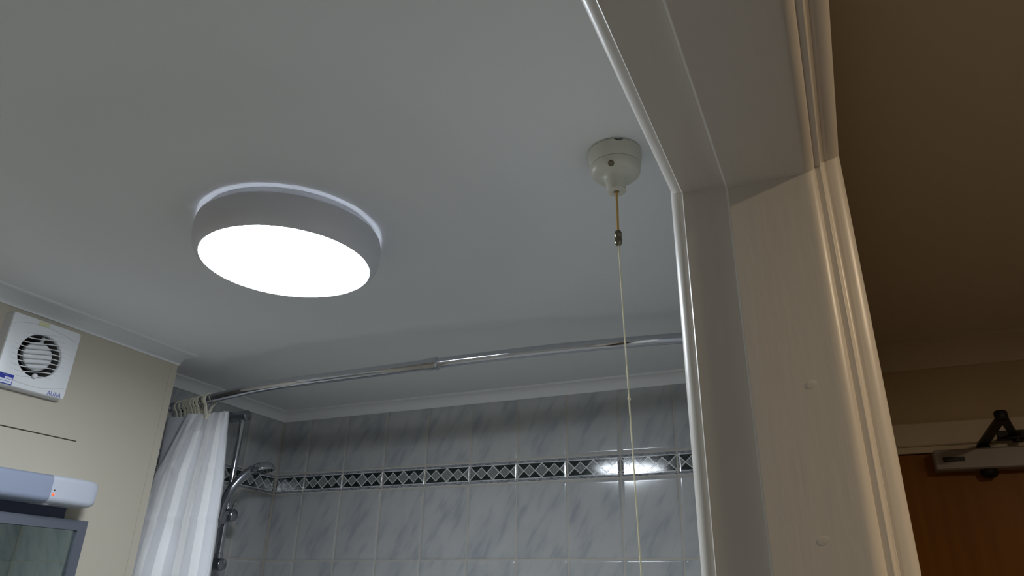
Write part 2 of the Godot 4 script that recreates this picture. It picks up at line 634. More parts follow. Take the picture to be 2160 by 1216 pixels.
func build_cornices() -> void:
	var s := 0.032
	var pr := cove(s)
	var gr := cove_groups()
	# cream wall, mitred round its outer corner
	var rings := [PackedVector3Array(), PackedVector3Array(), PackedVector3Array()]
	for p in pr:
		rings[0].append(P(CREAM + p[0], CEIL - p[1], -0.75))
		rings[1].append(P(CREAM + p[0], CEIL - p[1], CREAM_END + p[0]))
		rings[2].append(P(SIDE, CEIL - p[1], CREAM_END + p[0]))
	var m := MB.new()
	m.loft(rings, true, gr)
	structure("trim_2", m, M.cornice, "white coved cornice above the extractor fan", "cornice")
	rings = [PackedVector3Array(), PackedVector3Array()]
	for p in pr:
		rings[0].append(P(SIDE + p[0], CEIL - p[1], CREAM_END + p[0]))
		rings[1].append(P(SIDE + p[0], CEIL - p[1], BACK - p[0]))
	m = MB.new()
	m.loft(rings, true, gr)
	structure("trim_3", m, M.cornice, "white coved cornice above the shower riser rail", "cornice")
	rings = [PackedVector3Array(), PackedVector3Array()]
	for p in pr:
		rings[0].append(P(SIDE + p[0], CEIL - p[1], BACK - p[0]))
		rings[1].append(P(DOOR_IN - p[0], CEIL - p[1], BACK - p[0]))
	m = MB.new()
	m.loft(rings, true, gr)
	structure("trim_4", m, M.cornice, "white coved cornice along the top of the tiled back wall", "cornice")
	# hall
	pr = cove(0.058)
	rings = [PackedVector3Array(), PackedVector3Array()]
	for p in pr:
		rings[0].append(P(DOOR_OUT, CEIL - p[1], HALL_END - p[0]))
		rings[1].append(P(2.20, CEIL - p[1], HALL_END - p[0]))
	m = MB.new()
	m.loft(rings, true, gr)
	structure("trim_5", m, M.hall_trim, "dim coved cornice above the wooden hall door", "cornice")

# ---------------------------------------------------------------- bathroom door frame
const JD := 0.54      # near face of the jamb
const JH := 0.3224    # underside of the head
const JN := -0.235    # face of the other jamb

func frame_set(parent: Node3D, prof: Array, groups: Array, names: Array) -> void:
	# prof: [x, o], o counts away from the opening
	var r := [PackedVector3Array(), PackedVector3Array(), PackedVector3Array(), PackedVector3Array()]
	for p in prof:
		r[0].append(P(p[0], -EYE, JD + p[1]))
		r[1].append(P(p[0], JH + p[1], JD + p[1]))
		r[2].append(P(p[0], JH + p[1], JN - p[1]))
		r[3].append(P(p[0], -EYE, JN - p[1]))
	for i in 3:
		var m := MB.new()
		m.loft([r[i], r[i + 1]], true, groups, false, false)
		put(m, names[1] if i == 1 else names[0], M.gloss_along if i == 1 else M.gloss_up, parent)

func build_door_frame() -> void:
	var t := thing("trim_1", "white gloss painted door frame with moulded architrave", "door frame", P(-0.03, -EYE, JD), "", "structure")
	# lining with the rebate for the door and a rounded nosing on the hall side
	var pr := [[-0.0936, 0.04], [-0.0936, 0.0104], [-0.0928, 0.0095], [-0.0562, 0.0095], [-0.0556, 0.0088], [-0.0556, 0.0020], [-0.0553, 0.0010], [-0.0546, 0.0003], [-0.0536, 0.0]]
	var gr := [-1, 1, -1, -1, -1, 2, 2, 2, 3]
	pr.append([0.0052, 0.0])
	for i in range(1, 8):
		var a := PI / 2 * i / 7.0
		pr.append([0.0052 + 0.0098 * sin(a), 0.0086 * (1.0 - cos(a))])
		gr.append(3)
	pr.append([0.0150, 0.04])
	gr.append(-1)
	gr.append(-1)
	frame_set(t, pr, gr, ["jamb_lining", "head_lining"])
	# hall architrave
	pr = [[0.0140, 0.0083], [0.0190, 0.0083], [0.0196, 0.0088], [0.0203, 0.0150], [0.0212, 0.0166], [0.0226, 0.0172], [0.0229, 0.0182]]
	gr = [-1, 1, 1, 2, 2, 3, -1]
	for i in range(1, 9):
		var a := PI / 2 * i / 8.0
		pr.append([0.0229 + 0.0126 * sin(a), 0.0182 + 0.0110 * (1.0 - cos(a))])
		gr.append(4)
	for e in [[0.0360, 0.040], [0.0352, 0.056], [0.0320, 0.062], [0.0240, 0.064], [0.0194, 0.064]]:
		pr.append(e)
		gr.append(5)
	pr.append([0.0140, 0.030])
	gr[gr.size() - 1] = -1
	gr.append(-1)
	gr.append(-1)
	frame_set(t, pr, gr, ["hall_architrave", "hall_head_architrave"])
	# bathroom architrave
	pr = [[-0.0936, 0.060], [-0.0936, 0.0132], [-0.0958, 0.0134], [-0.0985, 0.0142], [-0.1012, 0.0158], [-0.1036, 0.0185], [-0.1054, 0.0225], [-0.1065, 0.0275], [-0.1070, 0.0340], [-0.1072, 0.050], [-0.1050, 0.060]]
	gr = [-1, 1, 1, 1, 1, 1, 1, 1, 1, -1, -1]
	frame_set(t, pr, gr, ["bathroom_architrave", "bathroom_head_architrave"])
	# two blisters in the paint of the jamb
	for e in [[-0.013, 0.148], [-0.020, 0.042]]:
		var m := MB.new()
		var rings := []
		for i in 5:
			var a := PI / 2 * i / 4.0
			var ring := PackedVector3Array()
			for j in 14:
				var b := TAU * j / 14
				ring.append(P(e[0] + 0.0042 * cos(a) * cos(b), e[1] + 0.0030 * cos(a) * sin(b) + 0.001 * cos(b) * cos(a), JD - 0.00035 * sin(a)))
			rings.append(ring)
		m.loft(rings, true, [], false, true)
		put(m, "paint_blister", M.gloss_up, t)

# ---------------------------------------------------------------- hall door
func build_hall_door() -> void:
	var f := thing("trim_6", "cream painted frame around the wooden hall door", "door frame", P(0.45, -EYE, HALL_END), "", "structure")
	var m := MB.new()
	m.box(P(DOOR_OUT + 0.002, 0.345, HALL_END), P(0.97, 0.399, HALL_END - 0.018), 0.003)
	put(m, "head_architrave", M.hall_trim, f)
	for e in [[DOOR_OUT + 0.002, 0.066], [0.916, 0.97]]:
		m = MB.new()
		m.box(P(e[0], -EYE, HALL_END), P(e[1], 0.345, HALL_END - 0.018), 0.003)
		put(m, "side_architrave", M.hall_trim, f)
	m = MB.new()
	m.box(P(0.066, 0.3305, HALL_END + 0.1), P(0.916, 0.3449, HALL_END - 0.012), 0.001)
	put(m, "head_lining", M.hall_trim, f)
	m = MB.new()
	m.box(P(0.082, 0.318, HALL_END + 0.045), P(0.900, 0.3304, HALL_END + 0.029), 0.001)
	put(m, "head_stop", M.hall_trim, f)
	for e in [[0.0662, 0.082, 0.094], [0.900, 0.9158, 0.888]]:
		m = MB.new()
		m.box(P(e[0], -EYE, HALL_END + 0.1), P(e[1], 0.3304, HALL_END - 0.012), 0.001)
		put(m, "side_lining", M.hall_trim, f)
		m = MB.new()
		m.box(P(minf(e[2], 0.900 if e[2] > 0.5 else 0.082), -EYE, HALL_END + 0.045), P(maxf(e[2], 0.900 if e[2] > 0.5 else 0.082), 0.318, HALL_END + 0.029), 0.001)
		put(m, "side_stop", M.hall_trim, f)
	var d := thing("door_1", "orange brown wooden hall door under the silver closer", "door", P(0.49, -EYE, HALL_END - 0.006), "", "structure")
	m = MB.new()
	m.box(P(0.085, -EYE + 0.003, HALL_END + 0.028), P(0.897, 0.3275, HALL_END - 0.012), 0.001)
	put(m, "leaf", M.veneer, d)

# ---------------------------------------------------------------- bathroom lamp
func build_ceiling_light() -> void:
	var c := P(-0.812, 0.0, 0.832)
	var t := thing("ceiling_light", "round white ceiling light with glowing flat diffuser", "light", P(-0.812, CEIL, 0.832))
	var ax := Vector3.UP
	var m := MB.new()
	m.lathe(c, ax, [[0.0, CEIL], [0.143, CEIL], [0.1435, CEIL - 0.002], [0.142, CEIL - 0.016], [0.142, 0.5430], [0.1375, 0.5320], [0.0, 0.5320]], 96)
	put(m, "base", M.lamp_body, t)
	m = MB.new()
	m.lathe(c, ax, [[0.1385, 0.5195], [0.1400, 0.5182], [0.1432, 0.5196], [0.1480, 0.5238], [0.1518, 0.5305], [0.1540, 0.5390], [0.1550, 0.5490], [0.1548, 0.5590], [0.1538, 0.5670], [0.1530, 0.5705], [0.1518, 0.5712], [0.1500, 0.5700], [0.1488, 0.5600], [0.1485, 0.5450], [0.1478, 0.5300], [0.1400, 0.5262], [0.1386, 0.5262], [0.1385, 0.5195]], 128, 0.9)
	put(m, "bezel", M.lamp_body, t)
	m = MB.new()
	m.lathe(c, ax, [[0.0, 0.5316], [0.1375, 0.5316], [0.1384, 0.5314], [0.1384, 0.5208], [0.1372, 0.5180], [0.1335, 0.5160], [0.115, 0.5142], [0.08, 0.5132], [0.04, 0.5127], [0.0, 0.5125]], 96)
	put(m, "diffuser", M.diffuser, t, "glowing white diffuser")
	var l := AreaLight3D.new()
	l.name = "ceiling_light_lamp"
	l.area_size = Vector2(0.20, 0.20)
	l.light_color = Color(0.92, 0.96, 1.0)
	l.light_energy = 0.36
	l.shadow_enabled = true
	l.area_range = 8.0
	t.add_child(l)
	l.position = Vector3(0, 0.508 - CEIL, 0)
	l.rotation = Vector3(-PI / 2, 0, 0)
	# the rounded rim of the diffuser throws light sideways
	var o := OmniLight3D.new()
	o.name = "ceiling_light_rim_lamp"
	o.light_color = l.light_color
	o.light_energy = 0.12
	o.light_size = 0.03
	o.omni_range = 8.0
	o.omni_attenuation = 2.0
	o.shadow_enabled = true
	t.add_child(o)
	o.position = Vector3(0, 0.5115 - CEIL, 0)

func build_hall_light() -> void:
	var c := P(0.82, 0.0, 0.34)
	var t := thing("hall_ceiling_light", "round warm ceiling light in the hall outside the doorway", "light", P(0.82, CEIL, 0.34))
	var m := MB.new()
	m.lathe(c, Vector3.UP, [[0.0, CEIL], [0.11, CEIL], [0.112, CEIL - 0.004], [0.110, CEIL - 0.02], [0.104, CEIL - 0.022], [0.104, CEIL - 0.012], [0.0, CEIL - 0.012]], 48)
	put(m, "bezel", M.lamp_body, t)
	m = MB.new()
	m.lathe(c, Vector3.UP, [[0.1035, CEIL - 0.0125], [0.1035, CEIL - 0.018], [0.08, CEIL - 0.0195], [0.0, CEIL - 0.0205]], 48)
	put(m, "diffuser", M.hall_lamp, t, "glowing warm diffuser")
	var l := AreaLight3D.new()
	l.name = "hall_light_lamp"
	l.area_size = Vector2(0.15, 0.15)
	l.light_color = Color(1.0, 0.89, 0.74)
	l.light_energy = 0.47
	l.shadow_enabled = true
	l.area_range = 8.0
	t.add_child(l)
	l.position = Vector3(0, -0.024, 0)
	l.rotation = Vector3(-PI / 2, 0, 0)

# ---------------------------------------------------------------- pull switch
func build_pull_switch() -> void:
	var c := P(-0.228, 0.0, 0.823)
	var t := thing("pull_cord_switch", "aged white ceiling pull switch with hanging cord", "switch", P(-0.228, CEIL, 0.823))
	var m := MB.new()
	# hollow cup whose rim has a notch for a cable
	var rim := CEIL - 0.0007
	var na := atan2(0.034, 0.0155)
	var rings := []
	for e in [[0.0335, 0.5602], [0.0346, 0.5602], [0.0353, 0.5610], [0.0368, 0.5710], [0.0374, 0.5795], [0.0374, 0.5820], [0.0369, rim], [0.0351, rim], [0.0350, 0.5790], [0.0335, 0.5602]]:
		var ring := PackedVector3Array()
		for j in 96:
			var a := TAU * j / 96
			var k := clampf(absf(wrapf(a - na, -PI, PI)) / 0.17, 0.0, 1.0)
			var low := rim - 0.0048 * sqrt(1.0 - k * k)
			ring.append(c + Vector3(cos(a) * e[0], minf(e[1], low), sin(a) * e[0]))
		rings.append(ring)
	m.loft(rings, true, [], false, false)
	put(m, "housing", M.aged_white, t)
	m = MB.new()
	m.lathe(c, Vector3.UP, [[0.0, 0.5600], [0.0343, 0.5600], [0.0351, 0.5592], [0.0347, 0.5535], [0.0332, 0.5490], [0.0305, 0.5462], [0.0270, 0.5450], [0.0205, 0.5442], [0.0172, 0.5425], [0.0155, 0.5390], [0.0142, 0.5330], [0.0131, 0.5255], [0.0133, 0.5232], [0.0128, 0.5210], [0.0110, 0.5200], [0.0042, 0.5205], [0.0036, 0.5220], [0.0036, 0.5300], [0.0, 0.5300]], 64, 0.8)
	var cov := put(m, "cover", M.aged_white, t)
	# dark screwhead standing in for the shaded hole in the cover, towards the doorway
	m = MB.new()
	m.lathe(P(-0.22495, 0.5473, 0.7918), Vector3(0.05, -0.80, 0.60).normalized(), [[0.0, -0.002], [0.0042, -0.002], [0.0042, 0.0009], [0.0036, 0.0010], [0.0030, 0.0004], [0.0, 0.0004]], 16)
	put(m, "shaded_hole_screw", M.brass, cov, "dark screwhead standing in for a shaded hole")
	m = MB.new()
	m.tube(PackedVector3Array([P(-0.228, 0.53, 0.823), P(-0.228, 0.50, 0.823), P(-0.2283, 0.458, 0.823)]), [0.0017], 10)
	put(m, "upper_cord", M.cord_tan, t, "tan braided cord")
	m = MB.new()
	m.lathe(P(-0.2283, 0.0, 0.823), Vector3.UP, [[0.0, 0.4605], [0.0020, 0.4604], [0.0040, 0.4590], [0.0048, 0.4565], [0.0048, 0.4512], [0.0042, 0.4506], [0.0042, 0.4496], [0.0048, 0.4490], [0.0049, 0.4430], [0.0044, 0.4400], [0.0030, 0.4382], [0.0, 0.4378]], 24, 1.0)
	put(m, "connector", M.brass, t, "tarnished metal cord connector")
	m = MB.new()
	m.tube(PackedVector3Array([P(-0.2283, 0.439, 0.823), P(-0.2262, 0.33, 0.823), P(-0.2240, 0.231, 0.823), P(-0.2215, 0.12, 0.8232), P(-0.218, -0.04, 0.8235), P(-0.216, -0.30, 0.824)]), [0.00085], 8)
	put(m, "lower_cord", M.cord_cream, t, "thin cream cord")
	m = MB.new()
	m.lathe(P(-0.2238, 0.2285, 0.823), Vector3.UP, [[0.0, 0.0024], [0.0014, 0.0018], [0.0021, 0.0], [0.0014, -0.0018], [0.0, -0.0024]], 12, 3.0)
	put(m, "knot", M.cord_cream, t)
	m = MB.new()
	m.lathe(P(-0.216, -0.30, 0.824), Vector3.UP, [[0.0, 0.002], [0.004, 0.0], [0.009, -0.022], [0.0105, -0.034], [0.008, -0.042], [0.0, -0.044]], 24, 1.0)
	put(m, "pull_handle", M.aged_white, t)

# ---------------------------------------------------------------- curtain rail, rings, curtain
var rail_pts := []

func rail_at(x: float) -> Array:
	# [point, tangent] on the rail at this x
	var path := catmull(rail_pts, 12)
	for i in path.size() - 1:
		if path[i].x <= x and path[i + 1].x >= x:
			var k := (x - path[i].x) / (path[i + 1].x - path[i].x)
			return [path[i].lerp(path[i + 1], k), (path[i + 1] - path[i]).normalized()]
	return [path[0], Vector3.RIGHT]

func build_rail_and_rings() -> void:
	var h := 0.493
	for e in [[-1.733, h, 1.430], [-1.621, h, 1.4025], [-1.51, h, 1.378], [-1.405, h, 1.3565], [-1.31, h, 1.3425], [-1.20, h, 1.3355], [-1.10, h, 1.335], [-0.962, 0.4936, 1.336], [-0.832, 0.4975, 1.344], [-0.722, 0.5025, 1.3565], [-0.613, 0.5082, 1.374], [-0.508, 0.5137, 1.394], [-0.408, 0.519, 1.418], [-0.2755, 0.526, 1.454], [-0.099, 0.535, 1.510]]:
		rail_pts.append(P(e[0], e[1], e[2]))
	var t := thing("curtain_rail", "bowed chrome shower curtain rail below the ceiling", "rail", P(-1.733, h, 1.432))
	var path := catmull(rail_pts, 12)
	var a := PackedVector3Array()
	var b := PackedVector3Array()
	for p in path:
		if p.x <= -0.82:
			a.append(p)
		if p.x >= -0.845:
			b.append(p)
	var m := MB.new()
	m.tube(a, [0.0126], 32)
	put(m, "outer_tube", M.chrome, t)
	m = MB.new()
	m.tube(b, [0.0119], 32)
	put(m, "inner_tube", M.chrome, t)
	m = MB.new()
	var at := rail_at(-0.826)
	m.lathe(at[0], at[1], [[0.0118, -0.0165], [0.0134, -0.0165], [0.0140, -0.0155], [0.0146, 0.010], [0.0154, 0.011], [0.0156, 0.0155], [0.0146, 0.0168], [0.0118, 0.0165]], 32, 0.5)
	put(m, "collar", M.chrome, t, "chrome joint collar")
	for e in [[0, 1.0], [path.size() - 1, -1.0]]:
		m = MB.new()
		m.lathe(path[e[0]], Vector3.RIGHT * e[1], [[0.0, 0.0], [0.0165, 0.0], [0.0165, 0.003], [0.0142, 0.005], [0.0140, 0.032], [0.0128, 0.033]], 32, 0.7)
		put(m, "end_flange", M.chrome_dull, t)
	# one ring, then copies along the rail
	var ring_m := MB.new()
	var pts := []
	for i in 25:
		var an := lerpf(-0.30 * PI, 1.30 * PI, i / 24.0)
		pts.append(Vector2(cos(an) * 0.0195, sin(an) * 0.0172 + 0.0008))
	pts.append(Vector2(-0.0060, -0.0300))
	pts.append(Vector2(-0.0022, -0.0430))
	pts.append(Vector2(0.0, -0.0500))
	pts.append(Vector2(0.0022, -0.0430))
	pts.append(Vector2(0.0060, -0.0300))
	var rings := []
	for i in pts.size():
		var p0: Vector2 = pts[(i + pts.size() - 1) % pts.size()]
		var p1: Vector2 = pts[i]
		var p2: Vector2 = pts[(i + 1) % pts.size()]
		var n := (p2 - p0).normalized().orthogonal()
		var th := 0.0012
		var wd := 0.0046
		var r := PackedVector3Array()
		for e in [[-1, -1], [1, -1], [1, 1], [-1, 1]]:
			var q: Vector2 = p1 + n * th * e[0]
			r.append(Vector3(wd * e[1], q.y, q.x))
		rings.append(r)
	rings.append(rings[0])
	ring_m.loft(rings, true, [1, 2, 3, 4], false, false)
	var strap := ring_m.mesh(Vector3.ZERO, M.ring)
	var km := MB.new()
	km.lathe(Vector3(0, -0.0485, 0), Vector3.UP, [[0.0, 0.006], [0.0032, 0.0045], [0.0042, 0.0], [0.0034, -0.0045], [0.0, -0.0060]], 14, 3.0)
	var knob := km.mesh(Vector3.ZERO, M.ring)
	var xs := [-1.546, -1.583, -1.598, -1.614, -1.630, -1.648, -1.668, -1.690]
	var first: Node3D = null
	for i in xs.size():
		var q := rail_at(xs[i])
		var o: Node3D
		if first == null:
			o = Node3D.new()
			inst(strap, "strap", o, Transform3D.IDENTITY)
			inst(knob, "catch", o, Transform3D.IDENTITY)
			first = o
		else:
			o = first.duplicate()
		o.name = numbered("curtain_ring")
		o.set_meta("label", "turned ivory curtain ring hooked through the front of the curtain" if i == 0 else "ivory curtain ring bunched with others at the end of the rail")
		o.set_meta("category", "ring")
		o.set_meta("group", "ivory curtain rings on the chrome rail")
		var tg: Vector3 = q[1]
		var zz := tg.cross(Vector3.UP).normalized()
		var twist := rng.randf_range(-0.22, 0.22) + (0.35 if i == 0 else 0.1)
		o.basis = Basis(Vector3.UP, twist) * Basis(tg, Vector3.UP, zz)
		o.position = q[0] + Vector3(0, -0.0042, 0)
		add_child(o)

func build_curtain() -> void:
	var t := thing("shower_curtain", "white satin striped shower curtain bunched at the rail end", "curtain", P(-1.58, 0.45, 1.40))
	# fold lines: [x, d] at several heights, from the free edge inwards
	var levels := [
		[0.4555, [[-1.515, 1.430], [-1.488, 1.405], [-1.486, 1.392], [-1.518, 1.3935], [-1.552, 1.3945], [-1.576, 1.392], [-1.592, 1.381], [-1.612, 1.379], [-1.624, 1.390], [-1.620, 1.408], [-1.640, 1.412], [-1.660, 1.402], [-1.682, 1.397], [-1.702, 1.397], [-1.716, 1.404]]],
		[0.40, [[-1.508, 1.428], [-1.478, 1.402], [-1.474, 1.384], [-1.500, 1.371], [-1.527, 1.368], [-1.552, 1.359], [-1.582, 1.356], [-1.610, 1.360], [-1.631, 1.378], [-1.632, 1.406], [-1.646, 1.412], [-1.664, 1.404], [-1.684, 1.398], [-1.704, 1.398], [-1.717, 1.405]]],
		[0.28, [[-1.488, 1.424], [-1.448, 1.392], [-1.446, 1.371], [-1.486, 1.354], [-1.519, 1.352], [-1.548, 1.336], [-1.587, 1.328], [-1.629, 1.332], [-1.662, 1.358], [-1.672, 1.400], [-1.678, 1.408], [-1.688, 1.404], [-1.698, 1.400], [-1.709, 1.401], [-1.718, 1.408]]],
		[0.05, [[-1.468, 1.416], [-1.428, 1.384], [-1.424, 1.358], [-1.469, 1.337], [-1.506, 1.330], [-1.539, 1.309], [-1.575, 1.296], [-1.625, 1.300], [-1.672, 1.332], [-1.702, 1.392], [-1.702, 1.404], [-1.706, 1.408], [-1.710, 1.408], [-1.715, 1.412], [-1.720, 1.418]]],
		[-1.25, [[-1.430, 1.404], [-1.390, 1.368], [-1.392, 1.338], [-1.449, 1.314], [-1.499, 1.312], [-1.542, 1.284], [-1.590, 1.270], [-1.636, 1.276], [-1.684, 1.315], [-1.708, 1.380], [-1.706, 1.394], [-1.708, 1.402], [-1.712, 1.408], [-1.716, 1.414], [-1.721, 1.424]]]]
	var nz := FastNoiseLite.new()
	nz.seed = 9
	nz.frequency = 1.0
	nz.fractal_octaves = 3
	var rows := []
	var lens := PackedFloat32Array()
	var nv := 150
	for k in nv + 1:
		var f := float(k) / nv
		var y: float = 0.4555 - 1.7055 * pow(f, 1.5)
		var li := 0
		while li < levels.size() - 2 and y < levels[li + 1][0]:
			li += 1
		var y0: float = levels[li][0]
		var y1: float = levels[li + 1][0]
		var w := clampf((y0 - y) / (y0 - y1), 0.0, 1.0)
		var pts := []
		for i in levels[0][1].size():
			var A = levels[li][1][i]
			var B = levels[li + 1][1][i]
			pts.append(P(lerpf(A[0], B[0], w), y, lerpf(A[1], B[1], w)))
		rows.append(catmull(pts, 12))
	var mid: PackedVector3Array = rows[int(nv * 0.42)]
	lens.append(0.0)
	for i in range(1, mid.size()):
		lens.append(lens[i - 1] + mid[i].distance_to(mid[i - 1]))
	# crumples and the folds of the packet
	for k in nv + 1:
		var y: float = rows[k][0].y - EYE
		for i in mid.size():
			var u := lens[i]
			var dd := 0.0034 * nz.get_noise_2d(u * 9.0, y * 4.0) + 0.0007 * nz.get_noise_2d(u * 40.0 + 50.0, y * 50.0)
			dd += 0.0035 * exp(-pow((y - 0.176 - 0.008 * nz.get_noise_1d(u * 9.0)) / 0.006, 2.0))
			dd += 0.0024 * exp(-pow((y - 0.300 + 0.02 * nz.get_noise_1d(u * 12.0 + 9.0)) / 0.008, 2.0))
			rows[k][i] = rows[k][i] + Vector3(dd * 0.35, (0.004 * nz.get_noise_1d(u * 30.0) if k == 0 else 0.0), dd)
	var body := MB.new()
	var hem := MB.new()
	var hem_rows := 0
	while rows[hem_rows][0].y - EYE > 0.432:
		hem_rows += 1
	for k in nv:
		for i in mid.size() - 1:
			var m := hem if k < hem_rows else body
			var u0 := lens[i] / 0.046 + 0.2
			var u1 := lens[i + 1] / 0.046 + 0.2
			m.quad(rows[k][i], rows[k][i + 1], rows[k + 1][i + 1], rows[k + 1][i], 1, Vector2(u0, 0), Vector2(u1, 0), Vector2(u1, 1), Vector2(u0, 1))
	put(body, "panel", M.curtain, t)
	put(hem, "top_hem", M.curtain, t, "doubled top hem")

# ---------------------------------------------------------------- shower riser and handset
func build_shower() -> void:
	var bx := -1.664
	var bd := 1.630
	var t := thing("shower_riser_rail", "chrome shower riser rail on the tiled end wall", "shower rail", P(SIDE, 0.30, bd))
	var m := MB.new()
	m.tube(PackedVector3Array([P(bx, 0.515, bd), P(bx, 0.30, bd), P(bx, 0.085, bd)]), [0.0090], 24)
	put(m, "bar", M.chrome, t)
	for h in [0.512, 0.083]:
		m = MB.new()
		m.lathe(P(SIDE, h, bd + 0.002), Vector3.RIGHT, [[0.0, 0.0], [0.0165, 0.0], [0.0165, 0.084], [0.0155, 0.088], [0.0130, 0.0895], [0.0, 0.0900]], 32, 0.9)
		put(m, "bracket", M.chrome_dull, t)
	m = MB.new()
	m.lathe(P(bx, 0.105, bd), Vector3.UP, [[0.0092, 0.010], [0.0120, 0.008], [0.0125, -0.006], [0.0092, -0.008]], 24, 0.9)
	put(m, "collar", M.chrome, t)
	m = MB.new()
	m.lathe(P(bx - 0.034, 0.2165, bd - 0.002), Vector3.RIGHT, [[0.0, 0.0], [0.0150, 0.002], [0.0180, 0.010], [0.0182, 0.058], [0.0165, 0.067], [0.0110, 0.0725], [0.0, 0.074]], 32, 1.2)
	var sl := put(m, "slider", M.chrome_dull, t)
	m = MB.new()
	m.tube(PackedVector3Array([P(bx + 0.024, 0.228, bd - 0.004), P(bx + 0.030, 0.243, bd - 0.006), P(bx + 0.038, 0.256, bd - 0.008)]), [0.0040, 0.0032, 0.0020], 10)
	put(m, "lever", M.chrome, sl)
	m = MB.new()
	m.lathe(P(-1.640, 0.2100, 1.590), Vector3(0.25, 0.90, 0.10).normalized(), [[0.0118, -0.018], [0.0165, -0.018], [0.0178, 0.018], [0.0128, 0.018], [0.0118, -0.018]], 28, 0.7)
	put(m, "handset_cradle", M.chrome_dull, sl)
	# handset
	var hs := thing("shower_handset", "chrome shower handset resting in the riser slider", "shower head", P(-1.640, 0.21, 1.590))
	m = MB.new()
	var path := catmull([P(-1.648, 0.180, 1.588), P(-1.634, 0.215, 1.580), P(-1.617, 0.249, 1.570), P(-1.602, 0.281, 1.572), P(-1.586, 0.318, 1.590), P(-1.574, 0.340, 1.611), P(-1.566, 0.347, 1.628)], 6)
	var rad := []
	for i in path.size():
		var k := float(i) / (path.size() - 1)
		rad.append(0.0100 + 0.0022 * sin(PI * k) + 0.003 * smoothstep(0.75, 1.0, k))
	m.tube(path, rad, 20)
	put(m, "handle", M.chrome_dull, hs)
	var ax := Vector3(-0.20, 0.95, 0.14).normalized()
	var hc := P(-1.560, 0.3475, 1.634)
	m = MB.new()
	m.lathe(hc, ax, [[0.0, 0.0175], [0.010, 0.0172], [0.022, 0.0140], [0.031, 0.0080], [0.0365, 0.0], [0.0380, -0.0060], [0.0372, -0.0095], [0.0350, -0.0105]], 48, 1.2)
	put(m, "head_shell", M.chrome, hs)
	m = MB.new()
	m.lathe(hc, ax, [[0.0350, -0.0100], [0.0330, -0.0098], [0.0, -0.0098]], 48, 1.2)
	var fp := put(m, "spray_face", M.chrome_dull, hs, "grey spray face")
	var e1 := ax.cross(Vector3.RIGHT).normalized()
	var e2 := ax.cross(e1)
	var nm := MB.new()
	nm.lathe(Vector3.ZERO, -ax, [[0.0019, 0.0], [0.0016, 0.0020], [0.0, 0.0022]], 8, 2.0)
	var nmesh := nm.mesh(Vector3.ZERO, M.plate)
	for q in [[0.0285, 16], [0.019, 10], [0.0095, 6]]:
		for j in q[1]:
			var a: float = TAU * j / q[1]
			inst(nmesh, "nozzle", fp, Transform3D(Basis.IDENTITY, hc - ax * 0.0098 + (e1 * cos(a) + e2 * sin(a)) * q[0] - origin_of(fp)))
	m = MB.new()
	m.tube(catmull([P(-1.648, 0.182, 1.588), P(-1.653, 0.155, 1.590), P(-1.656, 0.05, 1.596), P(-1.656, -0.15, 1.60), P(-1.65, -0.45, 1.62), P(-1.66, -0.75, 1.64)], 6), [0.0068], 16)
	put(m, "hose", M.chrome_dull, hs, "grey shower hose")

# ---------------------------------------------------------------- extractor fan
func sq_ring(x: float, h: float, half: float, n: float, cy: float, cd: float, sides: int) -> PackedVector3Array:
	var r := PackedVector3Array()
	for j in sides:
		var a := TAU * (j + 0.5) / sides
		var k := half
		if n > 0.0:
			k = half / pow(pow(absf(cos(a)), n) + pow(absf(sin(a)), n), 1.0 / n)
		r.append(P(x, cy + k * sin(a) + h, cd + k * cos(a)))
	return r

